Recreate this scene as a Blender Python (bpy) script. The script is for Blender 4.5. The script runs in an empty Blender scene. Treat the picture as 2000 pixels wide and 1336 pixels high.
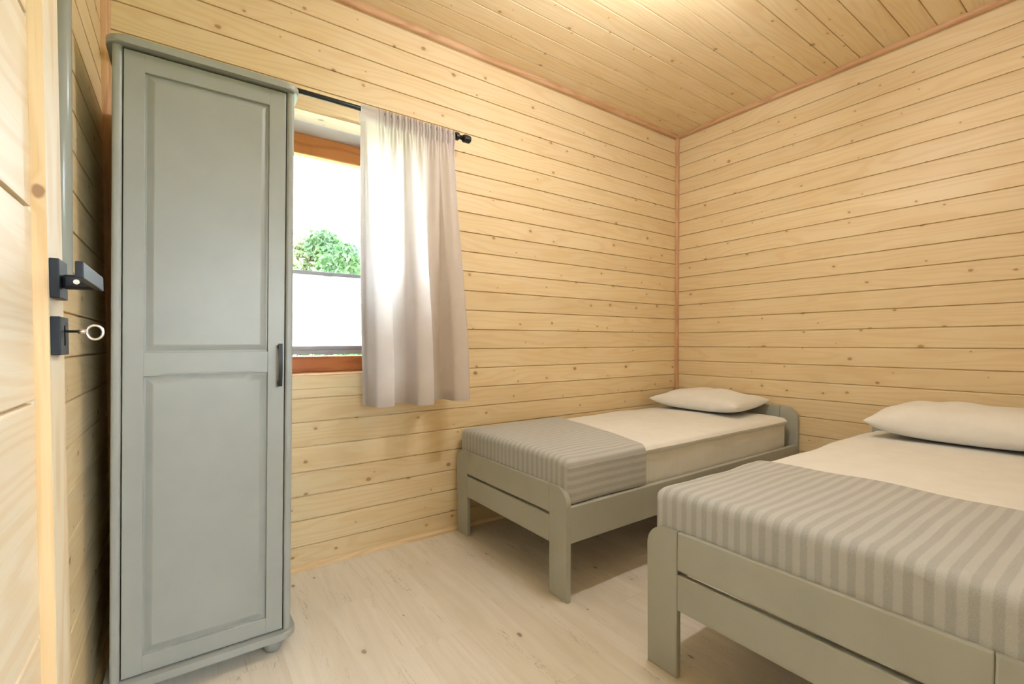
import bpy, bmesh, math, random
from mathutils import Vector, Matrix
random.seed(7)
scene = bpy.context.scene
COL = scene.collection
pi = math.pi

# ------------------------------------------------------------------ camera
cd = bpy.data.cameras.new('camera'); cam = bpy.data.objects.new('camera', cd); COL.objects.link(cam)
cd.sensor_fit = 'HORIZONTAL'; cd.sensor_width = 36.0
cd.lens = 907.34 * 36 / 2000
cd.shift_y = (687.13 - 668) / 2000
cd.clip_start = 0.02; cd.clip_end = 200
_F = Vector((0.57612237, 0.81714551, -0.01887407)); _R = Vector((0.81726161, -0.5762615, -0.00247962)); _U = _R.cross(_F)
m = Matrix((_R, _U, -_F)).transposed().to_4x4(); m.translation = Vector((-3.35659, -2.38019, 1.08))
cam.matrix_world = m
scene.camera = cam

# ------------------------------------------------------------------ world, exposure
world = bpy.data.worlds.new('world'); scene.world = world; world.use_nodes = True
wn = world.node_tree.nodes; wl = world.node_tree.links
bg = wn['Background']; bg.inputs['Color'].default_value = (0.82, 0.91, 1.0, 1); bg.inputs['Strength'].default_value = 28.0
scene.view_settings.view_transform = 'Standard'; scene.view_settings.look = 'None'
scene.view_settings.gamma = 1; scene.view_settings.use_curve_mapping = False
scene.view_settings.exposure = 0.6
LAMP_STRENGTH = 325.0
LAMP_COLOR = (0.98, 1.0, 1.05)
HALL_FILL_STRENGTH = 25.0  # glow of the added hallway fill lamp

# ------------------------------------------------------------------ helpers
def link(o, parent=None, label=None, cat=None, group=None, kind=None):
    if o.name not in COL.objects: COL.objects.link(o)
    if parent is not None: o.parent = parent
    if label: o['label'] = label
    if cat: o['category'] = cat
    if group: o['group'] = group
    if kind: o['kind'] = kind
    return o
def empty(name, loc, **k):
    o = bpy.data.objects.new(name, None); o.location = loc; o.empty_display_size = 0.1
    return link(o, **k)
def mesh_from(name, verts, faces, mat=None, smooth=False):
    me = bpy.data.meshes.new(name); me.from_pydata([tuple(v) for v in verts], [], faces); me.update()
    if mat: me.materials.append(mat)
    if smooth:
        for p in me.polygons: p.use_smooth = True
    return me
def bm_obj(name, bm, mat, parent=None, smooth=False, **k):
    me = bpy.data.meshes.new(name); bmesh.ops.recalc_face_normals(bm, faces=bm.faces[:]); bm.to_mesh(me); bm.free()
    if mat: me.materials.append(mat)
    if smooth:
        for p in me.polygons: p.use_smooth = True
    o = bpy.data.objects.new(name, me)
    if parent is not None and parent.parent is None: off = parent.location
    elif parent is not None: off = parent.location + parent.parent.location
    else: off = None
    if off is not None:
        me.transform(Matrix.Translation(-Vector(off)))
    return link(o, parent, **k)
def add_box(bm, x0, x1, y0, y1, z0, z1, bev=0.0, seg=2):
    vs = [bm.verts.new(c) for c in ((x0,y0,z0),(x1,y0,z0),(x1,y1,z0),(x0,y1,z0),(x0,y0,z1),(x1,y0,z1),(x1,y1,z1),(x0,y1,z1))]
    fs = [bm.faces.new([vs[i] for i in f]) for f in ((0,3,2,1),(4,5,6,7),(0,1,5,4),(1,2,6,5),(2,3,7,6),(3,0,4,7))]
    if bev > 0:
        es = list({e for f in fs for e in f.edges})
        bmesh.ops.bevel(bm, geom=es, offset=bev, segments=seg, affect='EDGES', profile=0.5)
def box(name, x0, x1, y0, y1, z0, z1, mat, parent=None, bev=0.0, seg=2, **k):
    bm = bmesh.new(); add_box(bm, x0, x1, y0, y1, z0, z1, bev, seg)
    return bm_obj(name, bm, mat, parent, **k)
def prism(bm, poly, axis, a, b, bev=0.0, seg=2):
    """extrude a 2d outline along an axis; poly in the two other axes, in xyz order"""
    def P(u, v, w):
        return {'x': (w, u, v), 'y': (u, w, v), 'z': (u, v, w)}[axis]
    A = [bm.verts.new(P(u, v, a)) for u, v in poly]; B = [bm.verts.new(P(u, v, b)) for u, v in poly]
    n = len(poly); fa = bm.faces.new(A); fb = bm.faces.new(list(reversed(B)))
    for i in range(n): bm.faces.new((A[i], B[i], B[(i+1) % n], A[(i+1) % n]))
    if bev > 0:
        es = list(fa.edges) + list(fb.edges)
        bmesh.ops.bevel(bm, geom=es, offset=bev, segments=seg, affect='EDGES', profile=0.5)
def add_tube(bm, pts, r, n=12, cap=True, radii=None):
    pts = [Vector(p) for p in pts]; rings = []; up = None
    for i, p in enumerate(pts):
        t = (pts[min(i+1, len(pts)-1)] - pts[max(i-1, 0)]).normalized()
        if up is None:
            up = Vector((0,0,1)) if abs(t.z) < .9 else Vector((1,0,0))
        s = t.cross(up).normalized(); up = s.cross(t).normalized()
        rr = radii[i] if radii else r
        rings.append([bm.verts.new(p + rr*(math.cos(2*pi*j/n)*s + math.sin(2*pi*j/n)*up)) for j in range(n)])
    for a, b in zip(rings, rings[1:]):
        for j in range(n): bm.faces.new((a[j], a[(j+1)%n], b[(j+1)%n], b[j]))
    if cap: bm.faces.new(list(reversed(rings[0]))); bm.faces.new(rings[-1])
def add_torus(bm, c, R, r, ux, uy, n=28, k=10, sy=1.0):
    c = Vector(c); ux = Vector(ux); uy = Vector(uy); uz = ux.cross(uy); rings = []
    for i in range(n):
        a = 2*pi*i/n; d = math.cos(a)*ux + math.sin(a)*uy*sy; p = c + R*d; dn = d.normalized()
        rings.append([bm.verts.new(p + r*(math.cos(2*pi*j/k)*dn + math.sin(2*pi*j/k)*uz)) for j in range(k)])
    for i in range(n):
        a = rings[i]; b = rings[(i+1)%n]
        for j in range(k): bm.faces.new((a[j], a[(j+1)%k], b[(j+1)%k], b[j]))
def add_lathe(bm, c, prof, n=24):
    rings = [[bm.verts.new((c[0]+r*math.cos(2*pi*j/n), c[1]+r*math.sin(2*pi*j/n), c[2]+z)) for j in range(n)] for r, z in prof]
    for a, b in zip(rings, rings[1:]):
        for j in range(n): bm.faces.new((a[j], a[(j+1)%n], b[(j+1)%n], b[j]))
    bm.faces.new(list(reversed(rings[0]))); bm.faces.new(rings[-1])
def rounded_box_pts(h, r, nx, ny, nz):
    """rounded box surface as dense grids (top, foot, sides ...): returns bmesh, faces tagged by side"""
    bm = bmesh.new(); cache = {}
    def ts(n, hh):
        k = [-1 + .35*r/hh*i for i in range(3)]; k = [-1, -1+.5*r/hh, -1+r/hh]
        inner = [-1+r/hh + (2-2*r/hh)*i/n for i in range(1, n)]
        return k + inner + [1-r/hh, 1-.5*r/hh, 1]
    T = [ts(nx, h[0]), ts(ny, h[1]), ts(nz, h[2])]
    def vert(p):
        key = tuple(round(c, 5) for c in p)
        if key not in cache:
            q = Vector((p[0]*h[0], p[1]*h[1], p[2]*h[2]))
            c = Vector([max(-(h[i]-r), min(h[i]-r, q[i])) for i in range(3)]); d = q - c
            cache[key] = bm.verts.new(c + (d.normalized()*r if d.length > 1e-9 else d))
        return cache[key]
    for ax in range(3):
        u, v = [(1,2),(0,2),(0,1)][ax]
        for s in (-1, 1):
            for i in range(len(T[u])-1):
                for j in range(len(T[v])-1):
                    q = []
                    for a, b in ((i,j),(i+1,j),(i+1,j+1),(i,j+1)):
                        p = [0,0,0]; p[ax] = s; p[u] = T[u][a]; p[v] = T[v][b]; q.append(vert(p))
                    f = bm.faces.new(q); f.material_index = 0
    bmesh.ops.recalc_face_normals(bm, faces=bm.faces[:])
    return bm

# ------------------------------------------------------------------ material helpers
class NT:
    def __init__(s, name):
        s.m = bpy.data.materials.new(name); s.m.use_nodes = True
        s.t = s.m.node_tree; s.n = s.t.nodes; s.l = s.t.links
        s.b = s.n['Principled BSDF']; s.out = s.n['Material Output']
    def node(s, typ, **kw):
        nd = s.n.new(typ)
        for k, v in kw.items():
            if k.startswith('i_'):
                nd.inputs[k[2:].replace('_', ' ')].default_value = v
            else: setattr(nd, k, v)
        return nd
    def val(s, inp, v):
        if isinstance(v, bpy.types.NodeSocket): s.l.new(v, inp)
        else: inp.default_value = v
    def math(s, op, a, b=0.0, c=None, clamp=False):
        nd = s.n.new('ShaderNodeMath'); nd.operation = op; nd.use_clamp = clamp
        s.val(nd.inputs[0], a); s.val(nd.inputs[1], b)
        if c is not None: s.val(nd.inputs[2], c)
        return nd.outputs[0]
    def smooth(s, v, a, b, lo=0.0, hi=1.0):
        nd = s.n.new('ShaderNodeMapRange'); nd.interpolation_type = 'SMOOTHSTEP'
        s.val(nd.inputs[0], v); nd.inputs[1].default_value = a; nd.inputs[2].default_value = b
        nd.inputs[3].default_value = lo; nd.inputs[4].default_value = hi
        return nd.outputs[0]
    def mix(s, f, a, b, blend='MIX'):
        nd = s.n.new('ShaderNodeMix'); nd.data_type = 'RGBA'; nd.blend_type = blend
        s.val(nd.inputs[0], f)
        s.val(nd.inputs[6], a if isinstance(a, bpy.types.NodeSocket) else tuple(a)+(1,))
        s.val(nd.inputs[7], b if isinstance(b, bpy.types.NodeSocket) else tuple(b)+(1,))
        return nd.outputs[2]
    def comb(s, x, y, z):
        nd = s.n.new('ShaderNodeCombineXYZ')
        for i, v in enumerate((x, y, z)): s.val(nd.inputs[i], v)
        return nd.outputs[0]
    def bump(s, h, strength, dist):
        nd = s.n.new('ShaderNodeBump'); nd.inputs['Strength'].default_value = strength; nd.inputs['Distance'].default_value = dist
        s.l.new(h, nd.inputs['Height']); s.l.new(nd.outputs[0], s.b.inputs['Normal'])
    def noise(s, vec, scale, detail=3, rough=.55, dist=0.0):
        nd = s.n.new('ShaderNodeTexNoise'); nd.inputs['Scale'].default_value = scale; nd.inputs['Detail'].default_value = detail
        nd.inputs['Roughness'].default_value = rough; nd.inputs['Distortion'].default_value = dist
        s.l.new(vec, nd.inputs['Vector']); return nd.outputs['Fac']

def wood(name, base, light, dark, knot, knot_sx=5.0, knot_sy=7.0, knot_r=.062, knot_p=.62, rough=.42, ring=26.0, ring_amt=.5, tone=.035, stretch=.14, fine_amt=1.3, crack=False, axes='xy', spec=.35, knot_amt=.85):
    """planks: grain along local x, across local y"""
    T = NT(name)
    tc = T.node('ShaderNodeTexCoord'); oi = T.node('ShaderNodeObjectInfo')
    sp = T.node('ShaderNodeSeparateXYZ'); T.l.new(tc.outputs['Object'], sp.inputs[0])
    ix = {'x': 0, 'y': 1, 'z': 2}
    X = sp.outputs[ix[axes[0]]]; Y = sp.outputs[ix[axes[1]]]; Z = sp.outputs[({0,1,2}-{ix[axes[0]], ix[axes[1]]}).pop()]
    rnd = oi.outputs['Random']
    X = T.math('ADD', X, T.math('MULTIPLY', rnd, 91.7)); Yo = T.math('ADD', Y, T.math('MULTIPLY', rnd, 37.3))
    # knots
    kv = T.comb(T.math('MULTIPLY', X, knot_sx), T.math('MULTIPLY', Yo, knot_sy), 0.0)
    kn = T.noise(kv, 9.0, 2); 
    vo = T.node('ShaderNodeTexVoronoi', voronoi_dimensions='2D', feature='F1'); vo.inputs['Scale'].default_value = 1.0; vo.inputs['Randomness'].default_value = 1.0
    T.l.new(kv, vo.inputs['Vector'])
    cs = T.node('ShaderNodeSeparateColor'); T.l.new(vo.outputs['Color'], cs.inputs[0])
    d = T.math('ADD', vo.outputs['Distance'], T.math('MULTIPLY', T.math('SUBTRACT', kn, .5), .05))
    keep = T.math('LESS_THAN', cs.outputs[0], knot_p)
    rad = T.math('MULTIPLY_ADD', T.math('POWER', cs.outputs[1], 2.0), knot_r, knot_r*.35)
    core = T.math('MULTIPLY', T.smooth(T.math('DIVIDE', d, rad), .55, 1.15, 1.0, 0.0), keep)
    halo = T.math('MULTIPLY', T.smooth(T.math('DIVIDE', d, rad), .6, 3.2, 1.0, 0.0), keep)
    # rings: stretched noise, bent around knots
    bend = T.math('MULTIPLY', halo, .012)
    gv = T.comb(T.math('MULTIPLY', X, stretch), T.math('ADD', Yo, bend), T.math('MULTIPLY_ADD', rnd, 11.0, Z))
    big = T.noise(gv, 7.0, 2, .5)
    rings = T.math('SINE', T.math('MULTIPLY', T.math('ADD', T.math('MULTIPLY', big, 2.2), T.math('MULTIPLY', T.math('ADD', Yo, bend), ring*.25)), ring))
    rings = T.smooth(rings, -.3, 1.0)
    fv = T.comb(T.math('MULTIPLY', X, 2.2), T.math('MULTIPLY', T.math('ADD', Yo, bend), 90.0), Z)
    fine = T.noise(fv, 2.0, 4, .6)
    pv = T.comb(T.math('MULTIPLY', X, 1.3), T.math('MULTIPLY', Yo, 5.0), 0.0)
    patch = T.noise(pv, 1.5, 2)
    c = T.mix(T.smooth(patch, .3, .7), base, light)
    c = T.mix(T.math('MULTIPLY', rings, ring_amt), c, dark)
    c = T.mix(T.math('MULTIPLY', T.smooth(fine, .5, .8), ring_amt*fine_amt), c, dark)
    tv = T.math('MULTIPLY_ADD', T.math('SUBTRACT', T.math('FRACT', T.math('MULTIPLY', rnd, 7.31)), .5), tone*2, 1.0)
    c = T.mix(1.0, c, T.comb(tv, T.math('POWER', tv, 1.15), T.math('POWER', tv, 1.4)), 'MULTIPLY')
    c = T.mix(T.math('MULTIPLY', halo, .22), c, dark)
    c = T.mix(T.math('MULTIPLY', core, knot_amt), c, knot)
    if crack:
        cv = T.comb(T.math('MULTIPLY', X, 3.2), T.math('MULTIPLY', Yo, 26.0), 0.0)
        cn = T.noise(cv, 1.6, 5, .65, 1.0)
        cm = T.math('MULTIPLY', T.smooth(T.math('ABSOLUTE', T.math('SUBTRACT', cn, .5)), 0.0, .014, 1.0, 0.0), T.smooth(T.noise(pv, 2.6, 2), .54, .68))
        c = T.mix(T.math('MULTIPLY', cm, .7), c, knot)
    T.l.new(c, T.b.inputs['Base Color']); T.b.inputs['Roughness'].default_value = rough
    T.b.inputs['Specular IOR Level'].default_value = spec
    T.bump(T.math('SUBTRACT', T.math('MULTIPLY', fine, .6), T.math('MULTIPLY', core, .5)), .12, .002)
    return T.m
def paint(name, col, rough=.4, spec=.4, grain=.0):
    T = NT(name); tc = T.node('ShaderNodeTexCoord')
    n = T.noise(tc.outputs['Object'], 6.0, 3)
    c = T.mix(T.smooth(n, .3, .7), tuple(x*.97 for x in col), tuple(min(1, x*1.03) for x in col))
    T.l.new(c, T.b.inputs['Base Color']); T.b.inputs['Roughness'].default_value = rough; T.b.inputs['Specular IOR Level'].default_value = spec
    T.bump(T.noise(tc.outputs['Object'], 180.0, 2), .05, .0006)
    return T.m
def metal(name, col, rough=.35, metallic=1.0):
    T = NT(name); T.b.inputs['Base Color'].default_value = tuple(col)+(1,); T.b.inputs['Metallic'].default_value = metallic
    tc = T.node('ShaderNodeTexCoord'); r = T.smooth(T.noise(tc.outputs['Object'], 40.0, 2), .3, .7, rough*.85, rough*1.15)
    T.l.new(r, T.b.inputs['Roughness']); return T.m
def cloth(name, col, rough=.9, scale=900.0, bump=.25, transl=0.0, waffle=0.0, wrinkle=0.0, sheen=.0):
    T = NT(name); tc = T.node('ShaderNodeTexCoord'); oc = tc.outputs['Object']
    n = T.noise(oc, 14.0, 3); c = T.mix(T.smooth(n, .25, .75), tuple(x*.96 for x in col), col)
    T.l.new(c, T.b.inputs['Base Color']); T.b.inputs['Roughness'].default_value = rough; T.b.inputs['Specular IOR Level'].default_value = .1
    T.b.inputs['Sheen Weight'].default_value = sheen
    h = T.math('MULTIPLY', T.noise(oc, scale, 2), bump)
    if waffle:
        sp = T.node('ShaderNodeSeparateXYZ'); T.l.new(oc, sp.inputs[0])
        w = T.math('MULTIPLY', T.math('SINE', T.math('MULTIPLY', sp.outputs[0], waffle)), T.math('SINE', T.math('MULTIPLY', sp.outputs[1], waffle)))
        h = T.math('ADD', h, T.math('MULTIPLY', w, .5))
    if wrinkle: h = T.math('ADD', h, T.math('MULTIPLY', T.noise(oc, 5.0, 3, .5, .6), wrinkle))
    T.bump(h, .5, .002)
    if transl > 0:
        tr = T.node('ShaderNodeBsdfTranslucent'); T.l.new(c, tr.inputs['Color'])
        mx = T.node('ShaderNodeMixShader'); mx.inputs[0].default_value = transl
        T.l.new(T.b.outputs[0], mx.inputs[1]); T.l.new(tr.outputs[0], mx.inputs[2]); T.l.new(mx.outputs[0], T.out.inputs['Surface'])
    return T.m
def striped_cloth(name, a, b, period):
    """stripes run over the cloth's own across coordinate, kept in the mesh's uv map"""
    T = NT(name); uv = T.node('ShaderNodeUVMap', uv_map='cloth'); sp = T.node('ShaderNodeSeparateXYZ'); T.l.new(uv.outputs[0], sp.inputs[0])
    tc = T.node('ShaderNodeTexCoord'); oc = tc.outputs['Object']
    w = T.math('SINE', T.math('MULTIPLY', sp.outputs[0], 2*pi/period))
    w = T.math('ADD', w, T.math('MULTIPLY', T.math('SUBTRACT', T.noise(oc, 160.0, 3), .5), .9))
    f = T.smooth(w, -.35, .35)
    c = T.mix(f, a, b); fuzz = T.noise(oc, 420.0, 3)
    c = T.mix(T.math('MULTIPLY', T.smooth(fuzz, .35, .7), .16), c, (.85, .86, .84))
    T.l.new(c, T.b.inputs['Base Color']); T.b.inputs['Roughness'].default_value = .95; T.b.inputs['Specular IOR Level'].default_value = .05
    T.b.inputs['Sheen Weight'].default_value = .25
    T.bump(T.math('ADD', T.math('MULTIPLY', fuzz, .6), T.math('MULTIPLY', f, .25)), .5, .003)
    return T.m

PINE = wood('pine_boards', (.82,.655,.395), (.85,.70,.455), (.70,.465,.205), (.33,.185,.085), ring_amt=.26, knot_amt=.75)
PINE_DOOR = wood('pale_pine_door', (.82,.70,.52), (.85,.76,.60), (.70,.50,.28), (.42,.25,.14), knot_sx=2.0, knot_sy=4.0, knot_p=.3, ring_amt=.3)
PINE_DOOR_V = wood('pale_pine_upright', (.82,.71,.52), (.85,.76,.60), (.72,.52,.28), (.36,.20,.10), knot_sx=1.2, knot_sy=4.0, knot_p=.25, axes='zx')
EDGE = wood('orange_pine_edge', (.74,.52,.28), (.78,.58,.34), (.60,.36,.15), (.3,.15,.07), knot_p=.1, axes='zx', ring_amt=.4)
TRIM = wood('reddish_pine_trim', (.66,.40,.22), (.72,.47,.28), (.52,.27,.13), (.25,.12,.06), knot_p=.1)
SKIRT = wood('pale_pine_bead', (.82,.63,.38), (.85,.68,.44), (.70,.46,.22), (.3,.15,.07), knot_p=.1)
BACK = wood('pine_backing', (.55,.36,.18), (.58,.40,.21), (.45,.27,.12), (.2,.1,.04))
OAK = wood('oak_floor_plank', (.78,.71,.60), (.83,.77,.68), (.63,.54,.43), (.16,.12,.09), knot_sx=2.6, knot_sy=5.0, knot_r=.042, knot_p=.6, rough=.30, ring=17, ring_amt=.17, fine_amt=3.2, tone=.03, stretch=.10, crack=True, spec=.5, knot_amt=.7)
BROWN = wood('brown_window_wood', (.56,.20,.055), (.62,.24,.07), (.38,.12,.03), (.1,.03,.01), rough=.3, knot_p=.05)
GREY = paint('grey_green_paint', (.335,.352,.33), .38, .4)
GREYB = paint('grey_green_bed_paint', (.45,.46,.41), .36, .4)
WHITE_WOOD = paint('white_lining_paint', (.80,.79,.76), .5)
BLACK = metal('black_metal', (.012,.013,.016), .38, .0)
BLACKM = paint('matt_black_handle', (.010,.013,.019), .42, .3)
NICKEL = metal('brushed_nickel', (.72,.70,.66), .3)
PIPE = paint('grey_pipe_paint', (.30,.32,.30), .25, .5)
ALU = metal('grey_blind_rail', (.36,.37,.40), .45, .3)
LINEN = cloth('white_bed_linen', (.90,.895,.875), waffle=900.0, wrinkle=1.2)
PILLOW = cloth('white_pillow_cotton', (.89,.885,.865), waffle=0.0, wrinkle=2.2)
CURTAIN = cloth('taupe_curtain_cloth', (.80,.745,.725), scale=1200, transl=.38, wrinkle=.6)
BLIND = cloth('white_blind_cloth', (.88,.88,.88), scale=1500, transl=.6, bump=.1)
THROW = striped_cloth('grey_striped_plush', (.435,.445,.445), (.54,.55,.545), .035)
def glass_mat():
    T = NT('window_glass'); T.n.remove(T.b)
    tr = T.node('ShaderNodeBsdfTransparent'); tr.inputs[0].default_value = (.96,.98,.97,1)
    gl = T.node('ShaderNodeBsdfGlossy'); gl.inputs['Roughness'].default_value = .02
    fr = T.node('ShaderNodeFresnel'); fr.inputs[0].default_value = 1.45
    mx = T.node('ShaderNodeMixShader'); T.l.new(fr.outputs[0], mx.inputs[0]); T.l.new(tr.outputs[0], mx.inputs[1]); T.l.new(gl.outputs[0], mx.inputs[2])
    T.l.new(mx.outputs[0], T.out.inputs['Surface']); return T.m
GLASS = glass_mat()
def lamp_mat(nm, st):
    T = NT(nm); T.b.inputs['Base Color'].default_value = (.9,.88,.82,1)
    T.b.inputs['Emission Color'].default_value = LAMP_COLOR+(1,); T.b.inputs['Emission Strength'].default_value = st
    return T.m
OPAL = lamp_mat('glowing_opal_glass', LAMP_STRENGTH); HALL_FILL = lamp_mat('hall_fill_glow', HALL_FILL_STRENGTH)
def leaf_mat(name, a, b):
    T = NT(name); oi = T.node('ShaderNodeTexCoord'); n = T.noise(oi.outputs['Object'], 2.3, 3)
    c = T.mix(T.smooth(n, .3, .7), a, b); T.l.new(c, T.b.inputs['Base Color']); T.b.inputs['Roughness'].default_value = .7
    tr = T.node('ShaderNodeBsdfTranslucent'); T.l.new(c, tr.inputs[0]); mx = T.node('ShaderNodeMixShader'); mx.inputs[0].default_value = .35
    T.l.new(T.b.outputs[0], mx.inputs[1]); T.l.new(tr.outputs[0], mx.inputs[2]); T.l.new(mx.outputs[0], T.out.inputs['Surface'])
    return T.m
LEAF1 = leaf_mat('fresh_green_leaves', (.012,.04,.012), (.045,.095,.022))
LEAF2 = leaf_mat('blue_green_needles', (.03,.06,.045), (.07,.10,.07))
LEAF3 = leaf_mat('pale_green_leaves', (.075,.105,.04), (.13,.145,.075))
GRASS = leaf_mat('lawn_grass', (.14,.24,.06), (.24,.34,.10))
BARK = paint('tree_bark', (.12,.08,.05), .9, .1)

# ------------------------------------------------------------------ room dimensions
W = 3.6013; H = 2.7836; D = 2.36           # room spans x -W..0, y -D..0
WX0, WX1, WZ0, WZ1 = -3.07, -2.38, 0.926, 2.183   # window opening
WD = 0.26                                   # depth of the window reveal
BT = 0.016                                  # board thickness

# board cross-section in local (y = width, z = out of the wall), face at z = 0
_board_mesh = {}
def board_mesh(L, w, mat):
    key = (round(L, 4), round(w, 4), mat.name)
    if key in _board_mesh: return _board_mesh[key]
    prof = [(.0002, -BT), (.0002, -.0006), (.0008, 0.0), (w*.5, 0.0), (w-.0095, 0.0), (w-.0070, -.0006), (w-.0053, -.0022), (w-.0047, -.0046), (w-.0047, -.0085), (w-.0001, -.0085), (w-.0001, -BT)]
    n = len(prof); vs = [(0, y, z) for y, z in prof] + [(L, y, z) for y, z in prof]
    fs = [(i, (i+1) % n, n+(i+1) % n, n+i) for i in range(n)] + [tuple(range(n-1, -1, -1)), tuple(range(n, 2*n))]
    me = mesh_from('board', vs, fs, mat); _board_mesh[key] = me
    return me
def board(parent, org, xd, yd, zd, L, w, mat=None, name='board'):
    o = bpy.data.objects.new(name, board_mesh(L, w, mat or PINE))
    M = Matrix((Vector(xd), Vector(yd), Vector(zd))).transposed().to_4x4(); M.translation = Vector(org)
    o.matrix_world = M
    return link(o, parent)
JZ = [0.0, .112, .236, .352, .468, .588, .707]
while JZ[-1] + .1139 < H: JZ.append(JZ[-1] + .1139)
JZ.append(H)

# ------------------------------------------------------------------ walls
def slab(name, boxes, mat, label, cat='wall'):
    bm = bmesh.new()
    for b in boxes: add_box(bm, *b)
    return bm_obj(name, bm, mat, None, label=label, cat=cat, kind='structure')
TW = .30
wall_back = slab('wall_back', [(-W-.3, WX0, BT, TW, 0, H+.2), (WX1, .3, BT, TW, 0, H+.2), (WX0, WX1, BT, TW, -.0, WZ0-.01), (WX0, WX1, BT, TW, WZ1+.012, H+.2)], BACK,
                 'pine boarded window wall behind the wardrobe and the curtain')
wall_right = slab('wall_right', [(BT, .3, -D-1.6, BT, 0, H+.2)], BACK, 'pine boarded wall behind the two bed headboards')
wall_left = slab('wall_left', [(-W-.3, -W-BT, -D-1.6, BT, 0, H+.2)], BACK, 'pine boarded wall in shadow between open door and wardrobe')
DX0, DX1, DZ = -3.525, -2.66, 2.06            # doorway in the front wall
wall_front = slab('wall_front', [(-W-BT, DX0, -D-.14, -D, 0, H), (DX1, BT, -D-.14, -D, 0, H), (DX0, DX1, -D-.14, -D, DZ, H)], PINE, 'pine wall with the doorway on the camera side')
HX0, HX1, HZ0, HZ1 = -3.05, -2.10, 1.00, 2.00  # opening for the added hallway fill window
wall_hall = slab('wall_hall', [(-W-BT, HX0, -D-1.6, -D-1.5, 0, H), (HX1, BT, -D-1.6, -D-1.5, 0, H), (HX0, HX1, -D-1.6, -D-1.5, 0, HZ0), (HX0, HX1, -D-1.6, -D-1.5, HZ1, H)], PINE, 'added pine wall closing the unseen hallway against the sky light')  # unseen hallway wall, added to stop the sky flooding the doorway
for a, b in zip(JZ, JZ[1:]):
    w = b - a
    if w < .012: continue
    # back wall
    if b > WZ0 + .02 and a < WZ1 - .02:
        board(wall_back, (-W, 0, a), (1,0,0), (0,0,1), (0,-1,0), WX0 + W, w)
        board(wall_back, (WX1, 0, a), (1,0,0), (0,0,1), (0,-1,0), -WX1, w)
    else:
        board(wall_back, (-W, 0, a), (1,0,0), (0,0,1), (0,-1,0), W, w)
    board(wall_right, (0, 0, a), (0,-1,0), (0,0,1), (-1,0,0), D, w)
    board(wall_left, (-W, -D, a), (0,1,0), (0,0,1), (1,0,0), D, w)
# apron strip under the window
box('apron_strip', WX0-.0, WX1+.0, -.006, .01, .863, WZ0-.001, PINE, wall_back, .002)

# ------------------------------------------------------------------ ceiling
ceiling = slab('ceiling', [(-W-.3, .3, -D-1.6, TW, H+BT, H+.2)], BACK, 'pine boarded ceiling with knots above the beds', 'ceiling')
CP = .1165; y = 0.0; j0 = -1.402 + CP*12 - .0
ys = [0.0]; k = -1.402 + CP*math.floor(1.402/CP)
while k > -D: 
    if k < -.01: ys.append(k)
    k -= CP
ys.append(-D)
for a, b in zip(ys, ys[1:]):
    board(ceiling, (-W, a, H), (1,0,0), (0,-1,0), (0,0,-1), W, a-b)
# hall ceiling is the slab itself

# ------------------------------------------------------------------ floor
floor = slab('floor', [(-W-.3, .3, -D-1.6, TW, -.12, -.008)], BACK, 'light oak laminate floor of long planks', 'floor')
PW, PL = .193, 1.285
def plank_mesh(L):
    key = ('p', round(L, 3))
    if key not in _board_mesh:
        bm = bmesh.new(); add_box(bm, 0, L, .00015, PW-.00015, -.008, 0); me = bpy.data.meshes.new('plank'); bm.to_mesh(me); bm.free(); me.materials.append(OAK); _board_mesh[key] = me
    return _board_mesh[key]
ix = 0; x = 0.0
while x > -W:
    yy = .0 ; off = (.0, .43, .86, .21, .64, 1.07)[ix % 6]
    first = True
    y0 = 0.0
    while y0 > -D - 1.5:
        L = PL - off if first and off else PL
        L = min(L, y0 + D + 1.5); first = False
        if L > .02:
            o = bpy.data.objects.new('plank', plank_mesh(L - .0006))
            M = Matrix(((0,-1,0),(1,0,0),(0,0,1))).transposed().to_4x4(); M.translation = Vector((x - PW, y0, 0)); o.matrix_world = M
            link(o, floor)
        y0 -= L
    x -= PW; ix += 1

# ------------------------------------------------------------------ trims
def quarter(name, p0, p1, du, dv, r, mat, label, cat='trim'):
    """quarter-round bead between two surfaces meeting along p0-p1; du, dv point along the surfaces"""
    p0 = Vector(p0); p1 = Vector(p1); du = Vector(du); dv = Vector(dv)
    prof = [(0,0), (r,0), (r,r*.35)] + [(r*(.35+.65*math.cos(a)), r*(.35+.65*math.sin(a))) for a in (pi/8, pi/4, 3*pi/8)] + [(r*.35,r), (0,r)]
    L = (p1-p0).length; d = (p1-p0).normalized()
    vs = [u*du + v*dv for u, v in prof]; n = len(prof)
    me = mesh_from(name, [v for v in vs] + [v + d*L for v in vs], [(i,(i+1)%n,n+(i+1)%n,n+i) for i in range(n)] + [tuple(range(n-1,-1,-1)), tuple(range(n,2*n))], mat)
    # local x must follow the bead for the grain
    M = Matrix((d, du, dv)).transposed().to_4x4()
    me.transform(M.inverted()); M.translation = p0
    bm = bmesh.new(); bm.from_mesh(me); bmesh.ops.recalc_face_normals(bm, faces=bm.faces[:]); bm.to_mesh(me); bm.free()
    o = bpy.data.objects.new(name, me); o.matrix_world = M
    return link(o, None, label=label, cat=cat, kind='structure')
quarter('trim_1', (0,0,0), (0,0,H), (-1,0,0), (0,-1,0), .024, TRIM, 'reddish upright corner bead between window wall and headboard wall')
quarter('trim_2', (-W,0,H), (0,0,H), (0,-1,0), (0,0,-1), .026, TRIM, 'reddish ceiling bead along the top of the window wall')
quarter('trim_3', (0,-D,H), (0,0,H), (-1,0,0), (0,0,-1), .026, TRIM, 'reddish ceiling bead along the top of the headboard wall')
quarter('trim_4', (-W,0,0), (-W,0,H), (1,0,0), (0,-1,0), .028, TRIM, 'reddish upright corner bead beside the wardrobe')
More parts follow.
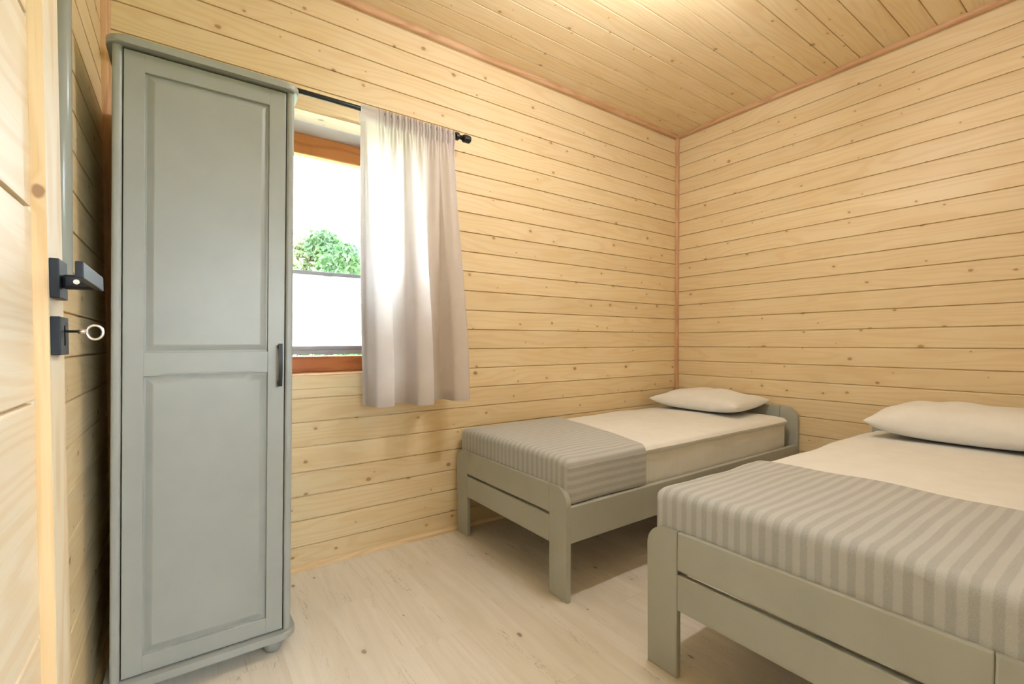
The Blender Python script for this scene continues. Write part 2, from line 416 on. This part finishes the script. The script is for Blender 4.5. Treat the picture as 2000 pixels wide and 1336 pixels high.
quarter('trim_5', (-W,-D,H), (-W,0,H), (1,0,0), (0,0,-1), .026, TRIM, 'ceiling bead along the top of the shadowed left wall')
quarter('baseboard_back', (-W,0,0), (0,0,0), (0,-1,0), (0,0,1), .022, SKIRT, 'thin pale bead along the floor under the window', 'baseboard')
quarter('baseboard_right', (0,-D,0), (0,0,0), (-1,0,0), (0,0,1), .022, SKIRT, 'thin pale bead along the floor behind the headboards', 'baseboard')
quarter('baseboard_left', (-W,-D,0), (-W,0,0), (1,0,0), (0,0,1), .022, SKIRT, 'thin pale bead along the floor beside the wardrobe', 'baseboard')

# ------------------------------------------------------------------ window
win = empty('window_1', ((WX0+WX1)/2, WD, WZ0), label='brown wooden window half covered by a white blind', cat='window', kind='structure')
# reveal lining: inner wood part, outer white part
box('lining', WX0-.001, WX1+.001, -.001, .12, WZ1, WZ1+.012, PINE, win)
box('lining', WX0-.001, WX1+.001, .12, WD+.05, WZ1, WZ1+.012, WHITE_WOOD, win)
for xa, xb in ((WX0-.012, WX0), (WX1, WX1+.012)):
    box('lining', xa, xb, -.001, .12, WZ0, WZ1, PINE, win)
    box('lining', xa, xb, .12, WD+.05, WZ0, WZ1, WHITE_WOOD, win)
box('sill', WX0, WX1, -.004, WD+.05, WZ0-.012, WZ0+.002, BROWN, win, .002)
fy0, fy1 = WD, WD+.07
FB, FT, FS = 1.012, 2.078, .075
box('frame_rail', WX0, WX1, fy0, fy1, WZ0, FB, BROWN, win, .006, label='lower brown frame rail')
box('frame_rail', WX0, WX1, fy0, fy1, FT, WZ1, BROWN, win, .006, label='upper brown frame rail')
def upright(x0, x1):
    bm = bmesh.new(); add_box(bm, x0, x1, fy0+.001, fy1, FB, FT, .005); return bm_obj('frame_stile', bm, BROWN, win)
upright(WX0, WX0+FS); upright(WX1-FS, WX1)
box('pane', WX0+FS-.01, WX1-FS+.01, fy0+.035, fy0+.041, FB-.01, FT+.01, GLASS, win)

hw = empty('fill_window', ((HX0+HX1)/2, -D-1.55, HZ0), label='added unseen hallway window giving cool fill light from behind the camera', cat='window', kind='structure')  # added, unseen: daylight fill for the wardrobe front
box('frame_rail', HX0, HX1, -D-1.58, -D-1.52, HZ0, HZ0+.07, BROWN, hw, .004); box('frame_rail', HX0, HX1, -D-1.58, -D-1.52, HZ1-.07, HZ1, BROWN, hw, .004)
box('frame_stile', HX0, HX0+.07, -D-1.58, -D-1.52, HZ0+.07, HZ1-.07, BROWN, hw, .004); box('frame_stile', HX1-.07, HX1, -D-1.58, -D-1.52, HZ0+.07, HZ1-.07, BROWN, hw, .004)
box('pane', HX0+.06, HX1-.06, -D-1.553, -D-1.547, HZ0+.06, HZ1-.06, GLASS, hw)

# pleated blind on the sash
bl = empty('pleated_blind', ((WX0+WX1)/2, WD-.012, 1.03), label='white pleated blind with grey rails over the lower window', cat='blind')
bx0, bx1, bxc = WX0+FS-.03, WX1-FS+.03, -2.722
def rail(z0, z1, lab):
    r = box('rail', bx0, bx1, WD-.028, WD-.004, z0, z1, ALU, bl, .003, label=lab)
    bm = bmesh.new(); add_box(bm, bxc-.022, bxc+.022, WD-.034, WD-.027, z0-.004, z0+.007, .002)
    h = bm_obj('grip', bm, ALU); h.parent = r; h.matrix_parent_inverse = Matrix(); h.location = -Vector(bl.location); return r
rail(1.443, 1.463, 'grey top rail'); rail(1.022, 1.046, 'dark grey bottom rail')
box('packed_pleats', bx0, bx1, WD-.026, WD-.006, 1.046, 1.066, ALU, bl, .002)
bm = bmesh.new(); npl = 21; zt, zb = 1.443, 1.062
rows = []
for i in range(npl*2+1):
    t = i/(npl*2); z = zt + (zb-zt)*(t*.72 + .28*(1-(1-t)**2)) if True else 0
    yv = WD-.016 + (.007 if i % 2 else -.007)
    rows.append([bm.verts.new((bx0+.002, yv, z)), bm.verts.new((bx1-.002, yv, z))])
for a, b in zip(rows, rows[1:]): bm.faces.new((a[0], a[1], b[1], b[0]))
bm_obj('pleated_cloth', bm, BLIND, bl)
bm = bmesh.new()
for xx in (bx0+.012, bx1-.012):
    bm = bmesh.new(); add_tube(bm, [(xx, WD-.008, 1.03), (xx, WD-.008, FT+.01)], .0009, 6); bm_obj('cord', bm, WHITE_WOOD, bl)

# ------------------------------------------------------------------ curtain rod and curtain
RY, RZ = -.13, 2.203
rod = empty('curtain_rod', (-2.75, RY, RZ), label='black curtain rod with a round end knob above the window', cat='curtain rod')
bm = bmesh.new(); add_tube(bm, [(-3.46, RY, RZ), (-2.075, RY, RZ)], .0115, 16); bm_obj('pole', bm, BLACK, rod, smooth=True)
bm = bmesh.new(); add_tube(bm, [(-2.095, RY, RZ), (-2.089, RY, RZ), (-2.058, RY, RZ), (-2.052, RY, RZ)], .02, 20, radii=[.018, .021, .021, .018]); bm_obj('finial', bm, BLACK, rod)
bm = bmesh.new(); add_tube(bm, [(-2.142, RY, RZ), (-2.126, RY, RZ)], .021, 20); add_box(bm, -2.139, -2.129, RY, 0, RZ-.008, RZ+.006); bm_obj('bracket', bm, BLACK, rod)
bm = bmesh.new(); add_tube(bm, [(-3.44, RY, RZ), (-3.424, RY, RZ)], .021, 20); add_box(bm, -3.437, -3.427, RY, 0, RZ-.008, RZ+.006); bm_obj('bracket', bm, BLACK, rod)
bm = bmesh.new(); add_tube(bm, [(-3.50, RY, RZ), (-3.455, RY, RZ)], .021, 20); bm_obj('finial', bm, BLACK, rod)

cur = empty('curtain', (-2.38, RY, .77), label='taupe curtain panel hanging at the right side of the window', cat='curtain')
CT, CB = RZ+.018, .772
def lerp(a, b, t): return a + (b-a)*t
def sstep(a, b, v):
    t = max(0, min(1, (v-a)/(b-a))); return t*t*(3-2*t)
def cpt(s, t):
    """s 0..1 across, t 0 top .. 1 hem"""
    x = lerp(lerp(-2.657, -2.153, s), lerp(-2.652, -2.108, s), sstep(0, 1, t))
    z = lerp(CT, CB, t) + .004*math.sin(9*s)*t
    ph = 2*pi*(s-.15)/.385
    c = math.cos(ph); sq = math.copysign(abs(c)**.33, c)
    big = -.074*sq*sstep(.0, .85, t)**.8
    mid = .011*math.sin(2*pi*s*7.3+.6)*(1-sstep(.15, .75, t))*sstep(.02, .1, t)*sstep(.1, .25, s)
    x += .012*math.sin(2*ph)*sstep(.2, 1, t)
    if t < .055:                                   # pocket round the rod: ruffles
        k = sstep(.12, .24, s)
        ruf = k*(.006*math.sin(2*pi*s*31)+.004*math.sin(2*pi*s*47+1.1))
        body = math.sin(pi*min(1, t/.05))
        return Vector((x, RY - .012 - .006*body + ruf, z + k*.002*math.sin(2*pi*s*40)))
    return Vector((x, RY - .012 + big + mid + .005*math.sin(2*pi*s*31)*sstep(.12,.24,s)*(1-sstep(.05,.14,t)) - .012*t, z))
NS = 220; tt = [0,.006,.012,.02,.03,.04,.05,.056] + [.056+.944*i/60 for i in range(1, 61)]
bm = bmesh.new(); g = [[bm.verts.new(cpt(i/NS, t)) for i in range(NS+1)] for t in tt]
for a, b in zip(g, g[1:]):
    for i in range(NS): bm.faces.new((a[i], a[i+1], b[i+1], b[i]))
bm_obj('drape', bm, CURTAIN, cur, smooth=True)
def cloth_strip(name, s0, s1, t0, t1, ns, nt, off):
    bm = bmesh.new(); g = [[bm.verts.new(cpt(lerp(s0, s1, i/ns), lerp(t0, t1, j/nt)) + Vector((0, off, 0))) for i in range(ns+1)] for j in range(nt+1)]
    for a, b in zip(g, g[1:]):
        for i in range(ns): bm.faces.new((a[i], a[i+1], b[i+1], b[i]))
    return bm_obj(name, bm, CURTAIN, cur, smooth=True)
cloth_strip('side_hem', 0, .045, .056, 1, 6, 60, .0025); cloth_strip('side_hem', .965, 1, .056, 1, 6, 60, .0025)
cloth_strip('bottom_hem', 0, 1, .968, 1, NS, 4, .004); cloth_strip('rod_pocket', 0, 1, .0, .055, NS, 8, .03)

# ------------------------------------------------------------------ wardrobe (slightly racked to the right)
KX = .0178
wx, wz0 = -3.5505, 0.0
ward = empty('wardrobe', (wx+.243, -.32, 0), label='tall grey-green wardrobe with one panelled door, standing left of the window', cat='wardrobe')
def shear(bm):
    for v in bm.verts: v.co.x += KX*(v.co.z - .07)
def wbm(name, bm, mat, parent, smooth=False, **k):
    shear(bm); o = bm_obj(name, bm, mat, None, smooth, **k)
    o.data.transform(Matrix.Translation(-Vector(ward.location))); o.parent = parent; return o
def wb(name, x0, x1, y0, y1, z0, z1, parent=None, bev=.0015, seg=2, mat=None, **k):
    bm = bmesh.new(); add_box(bm, wx+x0, wx+x1, y0, y1, z0, z1, bev, seg); return wbm(name, bm, mat or GREY, parent or ward, **k)
WW = .487; WF = -.60; WB = -.045; WZT = 1.953; WZB = .078
def side(x0, x1, out):
    # side board with a rounded front edge
    bm = bmesh.new(); r = .009
    poly = [(wx+x0, WB), (wx+x1, WB)] + [(wx+x1-r+r*math.cos(a), WF+r-.004-r*math.sin(a)) for a in [i*pi/12 for i in range(0, 7)]] + [(wx+x0+r-r*math.sin(a), WF+r-.004-r*math.cos(a)) for a in [i*pi/12 for i in range(0, 7)]]
    prism(bm, poly, 'z', WZB, WZT); return wbm('side_panel', bm, GREY, ward)
side(0, .0235, -1); side(WW-.0235, WW, 1)
wb('back_panel', .0235, WW-.0235, WB-.006, WB, WZB, WZT)
wb('shelf', .0235, WW-.0235, WF+.06, WB-.007, 1.62, 1.638)
def plate(name, z0, z1, ov, fr):
    bm = bmesh.new(); r = .045; x0, x1, y0 = wx-ov, wx+WW+ov, WF-fr
    poly = [(x1, WB)] + [(x1-r+r*math.cos(a), y0+r-r*math.sin(a)) for a in [i*pi/16 for i in range(0, 9)]] + [(x0+r-r*math.sin(a), y0+r-r*math.cos(a)) for a in [i*pi/16 for i in range(0, 9)]] + [(x0, WB)]
    prism(bm, poly, 'z', z0, z1, .005, 3); return wbm(name, bm, GREY, ward)
plate('top_board', WZT, WZT+.022, .016, .026); plate('base_board', WZB-.024, WZB, .016, .026)
for fx in (.052, WW-.052):
    for fyy in (WF+.035, WB-.05):
        bm = bmesh.new(); add_lathe(bm, (wx+fx, fyy, 0), [(.021, 0), (.027, .012), (.029, .028), (.026, .046), (.022, .0545)], 24); wbm('foot', bm, GREY, ward, smooth=True)
door = empty('door', (0,0,0), parent=ward, label='panelled wardrobe door with a dark bow handle')
d0, d1, dz0, dz1 = .0262, WW-.0262, WZB+.004, WZT-.005
DF = WF + .0
P1 = (.076, WW-.078); ZU = (1.054, 1.893); ZL = (.136, .985)
def dpart(name, x0, x1, z0, z1, y0=DF, y1=DF+.02, bev=.002, **k):
    bm = bmesh.new(); add_box(bm, wx+x0, wx+x1, y0, y1, z0, z1, bev, 2); return wbm(name, bm, GREY, door, **k)
dpart('stile', d0, P1[0], dz0, dz1); dpart('stile', P1[1], d1, dz0, dz1)
dpart('rail', P1[0]-.001, P1[1]+.001, ZU[1], dz1, DF+.0004); dpart('rail', P1[0]-.001, P1[1]+.001, dz0, ZL[0], DF+.0004)
# middle rail, its lower edge stepped up between two shoulders
bm = bmesh.new(); xa, xb = wx+P1[0]-.001, wx+P1[1]+.001; zl = ZL[1]
poly = [(xa, zl-.004), (xa+.035, zl-.004), (xa+.045, zl+.001), (xa+.055, zl+.004), (xb-.055, zl+.004), (xb-.045, zl+.001), (xb-.035, zl-.004), (xb, zl-.004), (xb, ZU[0]), (xa, ZU[0])]
prism(bm, poly, 'y', DF+.0004, DF+.02, .0015, 1); wbm('rail', bm, GREY, door)
def panel(z0, z1, arch):
    # raised field: flat middle, sloping border
    x0, x1 = wx+P1[0]-.004, wx+P1[1]+.004; z0 -= .004; z1 += .006
    def loop(ins, yv, ar):
        p = [(x0+ins, yv, z0+ins), (x1-ins, yv, z0+ins), (x1-ins, yv, z1-ins-ar)]
        if ar: p += [(x1-ins-.035, yv, z1-ins-ar), (x1-ins-.05, yv, z1-ins), (x0+ins+.05, yv, z1-ins), (x0+ins+.035, yv, z1-ins-ar)]
        return p + [(x0+ins, yv, z1-ins-ar)]
    bm = bmesh.new(); L = [[bm.verts.new(c) for c in loop(i, yv, arch)] for i, yv in ((0, DF+.016), (0, DF+.0105), (.009, DF+.0105), (.024, DF+.0045), (.0275, DF+.0035))]
    n = len(L[0])
    for a, b in zip(L, L[1:]):
        for i in range(n): bm.faces.new((a[i], a[(i+1)%n], b[(i+1)%n], b[i]))
    bm.faces.new(L[-1]); bm.faces.new(list(reversed(L[0]))); return wbm('panel', bm, GREY, door)
panel(*ZU, 0); panel(*ZL, .008)
bm = bmesh.new(); hx = wx+.4445
for i in range(1):
    za, zb = .934, 1.08
    add_box(bm, hx-.005, hx+.005, DF-.022, DF, za+.004, za+.018, .001); add_box(bm, hx-.005, hx+.005, DF-.022, DF, zb-.018, zb-.004, .001)
    n = 12; pr = []
    for j in range(n+1):
        t = j/n; z = lerp(za, zb, t); yv = DF-.022-.007*math.sin(pi*t); pr.append([bm.verts.new((hx+sx, yv+sy, z)) for sx, sy in ((-.006,0),(.006,0),(.006,-.007),(-.006,-.007))])
    for a, b in zip(pr, pr[1:]):
        for i2 in range(4): bm.faces.new((a[i2], a[(i2+1)%4], b[(i2+1)%4], b[i2]))
    bm.faces.new(pr[0]); bm.faces.new(list(reversed(pr[-1])))
wbm('handle', bm, BLACKM, door, label='dark bow handle')

# ------------------------------------------------------------------ beds
def stile_poly(y_out, y_in, ztop, r):
    s = 1 if y_in > y_out else -1
    arc = [(y_out + s*(r - r*math.cos(a)), ztop - r + r*math.sin(a)) for a in [i*pi/20 for i in range(0, 11)]]
    return [(y_out, 0.0)] + arc + [(y_in, ztop), (y_in, 0.0)]
def make_bed(y_far, y_near, label):
    """footboard at the -x end, headboard against the right wall; y_far is the window side"""
    xf = -2.080; xh = -.031; sw = .115
    b = empty('single_bed', ((xf+xh)/2, (y_far+y_near)/2, 0), label=label, cat='bed', group='grey-green single beds')
    for xa, xb, zt, zu, r in ((xf, xf+.024, .475, (.351, .475), .07), (xh-.001, xh+.024, .648, (.49, .648), .09)):
        for yo, yi in ((y_far, y_far-sw), (y_near, y_near+sw)):
            bm = bmesh.new(); prism(bm, stile_poly(yo, yi, zt, r), 'x', xa, xb, .005, 3); bm_obj('leg', bm, GREYB, b)
        ya, yb = y_near+sw+.0006, y_far-sw-.0006
        box('upper_slat', xa+.0006, xb, ya, yb, zu[0], zu[1], GREYB, b, .004, 3)
        box('lower_slat', xa+.0006, xb, ya, yb, .222, .338 if zt < .5 else .47, GREYB, b, .004, 3)
    for yo, s in ((y_near, 1), (y_far, -1)):
        a, c = sorted((yo+s*.002, yo+s*.027)); box('side_rail', xf+.0245, xh-.0015, a, c, .243, .397, GREYB, b, .004, 3)
    for k in range(9):
        xs = xf+.12+k*.225; box('slat', xs, xs+.07, y_near+.03, y_far-.03, .335, .352, SKIRT, b, .002)
    return b
def soft(name, x0, x1, y0, y1, z0, z1, r, nx, ny, nz, disp, mat, parent=None, keep=None, uv=False, **k):
    h = ((x1-x0)/2, (y1-y0)/2, (z1-z0)/2); c = Vector(((x0+x1)/2, (y0+y1)/2, (z0+z1)/2))
    bm = rounded_box_pts(h, r, nx, ny, nz)
    if keep:
        dead = [f for f in bm.faces if not keep(f.normal, f.calc_center_median() + c)]
        bmesh.ops.delete(bm, geom=dead, context='FACES')
    if uv:
        L = bm.loops.layers.uv.new('cloth'); yf = h[1]-r; zf = h[2]-r
        for f in bm.faces:
            foot = f.normal.x < -.6 and abs(f.normal.y) < .6
            for lp in f.loops:
                p = lp.vert.co; s = p.y; sg = 1 if p.y > 0 else -1
                if not foot and abs(p.y) > yf:
                    if p.z > zf: s = sg*(yf + r*math.atan2(abs(p.y)-yf, max(p.z-zf, 1e-6)))
                    else: s = sg*(yf + r*pi/2 + zf - p.z)
                lp[L].uv = (s, p.x)
    for v in bm.verts:
        p = v.co + c; v.co = p + disp(p, v.normal)
    return bm_obj(name, bm, mat, parent, smooth=True, **k)
def wav(p, f, s): return math.sin(p.x*f+s)*math.sin(p.y*f*1.3+2*s) + .5*math.sin(p.x*f*2.3+p.y*f*1.9+s*3)
def pillow(cx, cy, cz, lx, ly, th, rz, tilt, label, seed):
    rs = random.Random(seed); n = 40; vs = []; fs = []
    ph = [rs.uniform(0, 6) for _ in range(6)]
    def pos(u, v, sgn):
        e = (max(0, 1-abs(u)**2.6)*max(0, 1-abs(v)**2.6))
        t = th*.5*e**.44
        px = lx*.5*u*(1-.07*(1-abs(v)**2)*(abs(u)**3)); py = ly*.5*v*(1-.06*(1-abs(u)**2)*(abs(v)**3))
        wob = .006*math.sin(5*u+ph[0])*math.sin(4*v+ph[1]) + .004*math.sin(9*u*v+ph[2]) + .004*math.sin(11*v+3*u+ph[3])
        z = (t + wob*e**.5) if sgn > 0 else -t*.62
        # corners lift off a little
        z += .018*(abs(u)*abs(v))**3
        return (px, py, z)
    bm = bmesh.new(); top = {}; bot = {}
    for i in range(n+1):
        for j in range(n+1):
            u = math.sin(pi/2*(2*i/n-1)); v = math.sin(pi/2*(2*j/n-1)); edge = i in (0, n) or j in (0, n)
            top[i,j] = bm.verts.new(pos(u, v, 1)); bot[i,j] = top[i,j] if edge else bm.verts.new(pos(u, v, -1))
    for i in range(n):
        for j in range(n):
            bm.faces.new((top[i,j], top[i+1,j], top[i+1,j+1], top[i,j+1])); 
            q = (bot[i,j], bot[i,j+1], bot[i+1,j+1], bot[i+1,j])
            bm.faces.new(q)
    bmesh.ops.rotate(bm, verts=bm.verts[:], cent=(0,0,0), matrix=Matrix.Rotation(rz, 3, 'Z') @ Matrix.Rotation(tilt, 3, 'Y'))
    bmesh.ops.translate(bm, verts=bm.verts[:], vec=(cx, cy, cz))
    me_o = bm_obj('pillow', bm, PILLOW, None, smooth=True, label=label, cat='pillow', group='white pillows at the bed heads')
    return me_o
def bedding(y_far, y_near, zt, lab, thr_edge, thr_skew, seed):
    ya, yb = y_near+.03, y_far-.03; x0, x1 = -2.052, -.095
    def dm(p, n): return n*(.0035*wav(p, 7, seed)) + Vector((0, 0, -.012*((p.y-(ya+yb)/2)/.45)**4 if p.z > zt-.03 else 0))
    mt = empty('mattress', ((x0+x1)/2, (ya+yb)/2, .353), label=lab[0], cat='mattress', group='white covered mattresses')
    soft('body', x0, x1, ya+.012, yb-.012, .353, zt-.02, .03, 40, 20, 6, lambda p, n: n*(.004*wav(p, 9, seed+1)), LINEN, mt)
    soft('top_cover', x0-.004, x1+.006, ya, yb, zt-.062, zt, .0305, 48, 24, 3, dm, LINEN, mt)
    # striped throw laid across the foot end, hanging over the foot and both sides
    tx1 = thr_edge
    def keepf(nm, c):
        return nm.z > -.5 and c.z > .405 and c.x < tx1 and not nm.x > .6
    def dt(p, n):
        q = n*(.0025*wav(p, 11, seed+2)) + Vector((0, 0, -.012*((p.y-(ya+yb)/2)/.45)**4 if p.z > zt-.03 else 0))
        # cut edge runs slightly askew
        w = sstep(tx1-.35, tx1, p.x); q.x += w*thr_skew*((p.y-(ya+yb)/2)/.45)
        return q
    e = .014
    soft('striped_throw', x0-e, x1, ya-e-.002, yb+e+.002, .385, zt+e, .034, 90, 40, 10, dt, THROW, None, keepf, True, label=lab[1], cat='throw', group='grey striped throws on the beds')
make_bed(-.015, -.957, 'grey-green single bed standing in the corner along the window wall')
bedding(-.015, -.957, .588, ('white covered mattress on the bed beside the window wall', 'grey striped throw across the foot of the bed in the corner'), -1.455, .10, 1.0)
pillow(-.255, -.44, .652, .43, .69, .175, 0.0, -.05, 'plump white pillow in the corner under the wall bead', 3)
make_bed(-1.365, -2.307, 'grey-green single bed in the foreground, cut off by the right edge')
bedding(-1.365, -2.307, .588, ('white covered mattress on the foreground bed', 'grey striped throw across the foot of the foreground bed'), -1.42, .0, 2.3)
pillow(-.265, -1.825, .665, .42, .73, .225, .0, -.05, 'white pillow on the foreground bed at the right edge', 5)

# ------------------------------------------------------------------ open room door (left foreground)
XD = -3.505; YE = -1.416; YH = YE - .86; DT = .040
dr = empty('door_1', (XD-DT/2, YH, 0), label='open pale pine door with horizontal boards at the left edge', cat='door', kind='structure')
SWD = .092
def dbox(name, x0, x1, y0, y1, z0, z1, mat, bev=.0015, parent=None, **k):
    return box(name, x0, x1, y0, y1, z0, z1, mat, parent or dr, bev, 2, **k)
dbox('stile', XD-DT, XD, YE-SWD, YE, .012, 2.03, PINE_DOOR_V); dbox('stile', XD-DT, XD, YH, YH+SWD, .012, 2.03, PINE_DOOR_V)
dbox('rail', XD-DT, XD-.0005, YH+SWD, YE-SWD, 1.93, 2.03, PINE_DOOR); dbox('rail', XD-DT, XD-.0005, YH+SWD, YE-SWD, .012, .16, PINE_DOOR)
box('edge_bead', XD-.0155, XD-.0004, YE-SWD-.0016, YE-SWD, .16, 1.93, EDGE, dr, label='orange pine inner edge of the stile')
jz = [.16, .43, .69, 1.006, 1.262, 1.515, 1.77, 1.93]
for a, b in zip(jz, jz[1:]):
    o = board(dr, (XD-.0155, YH+SWD-.002, a), (0,1,0), (0,0,1), (1,0,0), YE-YH-2*SWD+.004, b-a, PINE_DOOR, 'panel_board')
    o.matrix_world = Matrix.Translation(-Vector(dr.location)) @ o.matrix_world
# handle
hd = empty('door_handle', Vector((XD, -1.478, 1.17)) - Vector(dr.location), parent=dr, label='black lever handle on a square plate')
def hbox(name, par, x0, x1, y0, y1, z0, z1, bev=.0012, mat=None):
    bm = bmesh.new(); add_box(bm, x0, x1, y0, y1, z0, z1, bev, 2)
    o = bm_obj(name, bm, mat or BLACKM); o.data.transform(Matrix.Translation(-(Vector(dr.location)+Vector(par.location)))); o.parent = par; return o
hbox('plate', hd, XD, XD+.0105, -1.506, -1.452, 1.143, 1.197)
hbox('neck', hd, XD+.0105, XD+.0525, -1.495, -1.479, 1.157, 1.177, .004)
hbox('lever', hd, XD+.0455, XD+.053, -1.645, -1.480, 1.157, 1.177)
bm = bmesh.new(); add_tube(bm, [(XD+.026, -1.4945, 1.167), (XD+.026, -1.4962, 1.167)], .0035, 12)
o = bm_obj('neck_glint', bm, NICKEL); o.data.transform(Matrix.Translation(-(Vector(dr.location)+Vector(hd.location)))); o.parent = hd  # bright disc put on the neck in place of a reflection
kp = empty('key_plate', Vector((XD, -1.478, 1.092)) - Vector(dr.location), parent=dr, label='black square key plate')
hbox('plate', kp, XD, XD+.0105, -1.506, -1.452, 1.065, 1.118)
hbox('keyhole', kp, XD+.0102, XD+.0110, -1.482, -1.478, 1.078, 1.106, .0002, mat=paint('keyhole_black', (.003,.003,.003), .9, 0))
key = empty('key', (XD+.0105, -1.480, 1.098), label='small steel key with an oval loop standing in the door lock', cat='key')
bm = bmesh.new(); add_tube(bm, [(XD+.004, -1.480, 1.098), (XD+.024, -1.480, 1.098), (XD+.0245, -1.480, 1.098), (XD+.034, -1.480, 1.098)], .002, 10, radii=[.002,.002,.0034,.0034]); bm_obj('shaft', bm, NICKEL, key, smooth=True)
bm = bmesh.new(); add_torus(bm, (XD+.0425, -1.480, 1.097), .0090, .0019, (1,0,0), (0,0,1), sy=1.12); bm_obj('bow', bm, NICKEL, key, smooth=True)
# door casing at the doorway
for nm, b4 in (('trim_6', (DX0-.02, DX0, -D-.14, -D-.0, 0, DZ)), ('trim_7', (DX1, DX1+.02, -D-.14, -D-.0, 0, DZ))):
    pass
# grey pipe on the left wall
pt = bpy.data.objects.new('wall_pipe', None)
bm = bmesh.new(); add_tube(bm, [(-3.5835, -.903, 1.212), (-3.5835, -.902, 1.218), (-3.5835, -.775, 2.76)], .0165, 20, radii=[.012, .0165, .0165])
bm_obj('wall_pipe', bm, PIPE, None, smooth=True, label='slim grey rounded pipe on the left wall behind the door handle', cat='pipe')

# ------------------------------------------------------------------ ceiling lamp (just above the picture)
lamp = empty('ceiling_lamp', (-1.86, -1.28, H), label='ceiling lamp with two opal globes over the middle of the room', cat='lamp')
box('base_plate', -2.02, -1.70, -1.31, -1.25, H-.025, H, BLACK, lamp, .003)
for lx in (-1.955, -1.765):
    bm = bmesh.new(); add_tube(bm, [(lx, -1.28, H-.025), (lx, -1.28, H-.235), (lx, -1.28, H-.24), (lx, -1.28, H-.29)], .016, 16, radii=[.005,.005,.018,.018]); bm_obj('socket', bm, BLACK, lamp, smooth=True)
    bm = bmesh.new(); bmesh.ops.create_uvsphere(bm, u_segments=24, v_segments=14, radius=.032)
    bmesh.ops.translate(bm, verts=bm.verts[:], vec=(lx, -1.28, H-.325)); bm_obj('globe', bm, OPAL, lamp, smooth=True)

hl = empty('ceiling_lamp', (-2.9, -3.2, H), label='added unseen hallway lamp giving fill light through the doorway', cat='lamp')  # added, unseen: only brightens the room from the doorway side
bm = bmesh.new(); add_tube(bm, [(-2.9, -3.2, H), (-2.9, -3.2, H-.03)], .12, 24); bm_obj('base_plate', bm, BLACK, hl)
bm = bmesh.new(); bmesh.ops.create_uvsphere(bm, u_segments=24, v_segments=12, radius=.10); bmesh.ops.scale(bm, verts=bm.verts[:], vec=(1,1,.6)); bmesh.ops.translate(bm, verts=bm.verts[:], vec=(-2.9, -3.2, H-.085)); bm_obj('shade', bm, HALL_FILL, hl, smooth=True)

# ------------------------------------------------------------------ garden outside
bm = bmesh.new(); add_box(bm, -8, 6, .3, 4.5, -.62, -.52); bm_obj('bounce_slab', bm, paint('pale_bounce_slab', (.62,.60,.56), .8, .2), None, label='added pale slab outside that bounces daylight up to the window reveal', cat='bounce_slab', kind='structure')  # pale ground added to throw daylight up under the reveal
bm = bmesh.new(); add_box(bm, -40, 40, -60, 60, -.72, -.62); bm_obj('lawn', bm, GRASS, None, label='sunlit green lawn outside the window', cat='lawn', kind='structure')
def tree(name, cx, cy, zb, zt, rad, mat, label, n, leaf, shape, seed, cone=False):
    rs = random.Random(seed); t = empty(name, (cx, cy, -.6), label=label, cat='tree', group='garden trees outside the window')
    bm = bmesh.new(); add_tube(bm, [(cx, cy, -.6), (cx+.04, cy, (zb+zt)/2), (cx, cy, zt-.3)], .1, 8, radii=[.12, .08, .02]); bm_obj('trunk', bm, BARK, t)
    vs = []; fs = []
    clumps = []
    for i in range(26):
        a = rs.uniform(0, 2*pi); h = rs.random()
        rr = rad*((1-h)**.8+.12 if cone else math.sqrt(max(.05, 1-(2*h-1)**2)))*rs.uniform(.35, .95)
        clumps.append((cx+rr*math.cos(a), cy+rr*math.sin(a), zb+(zt-zb)*h*.95, rad*rs.uniform(.2, .38)))
    for i in range(n):
        c = rs.choice(clumps); d = Vector((rs.gauss(0,1), rs.gauss(0,1), rs.gauss(0,.8))); d = d.normalized()*c[3]*rs.random()**.4
        p = Vector(c[:3]) + d; u = Vector((rs.gauss(0,1), rs.gauss(0,1), rs.gauss(0,1))).normalized(); v = u.cross(Vector((rs.gauss(0,1), rs.gauss(0,1), rs.gauss(0,1)))).normalized()
        L = leaf*rs.uniform(.6, 1.3); k = len(vs)
        vs += [p-u*L, p+v*L*.42, p+u*L, p-v*L*.42]; fs.append((k, k+1, k+2, k+3))
    me = mesh_from('foliage', [v - Vector(t.location) for v in vs], fs, mat); o = bpy.data.objects.new('foliage', me); link(o, t, kind='stuff')
    return t
tree('garden_tree', -.78, 8.0, .6, 3.46, 1.25, LEAF1, 'fresh green tree in the middle of the window view', 14000, .07, 0, 1, True)
tree('garden_tree', .52, 10.6, .4, 3.68, 1.3, LEAF2, 'blue-green bushy tree to the right in the window view', 10000, .08, 0, 2, True)
tree('garden_tree', -1.1, 13.6, .2, 4.05, 1.2, LEAF3, 'pale green bush to the left in the window view', 10000, .085, 0, 3)
tree('garden_tree', 3.4, 27.0, 1.0, 7.1, 4.2, LEAF3, 'pale distant tree low behind the window bushes', 12000, .22, 0, 4)
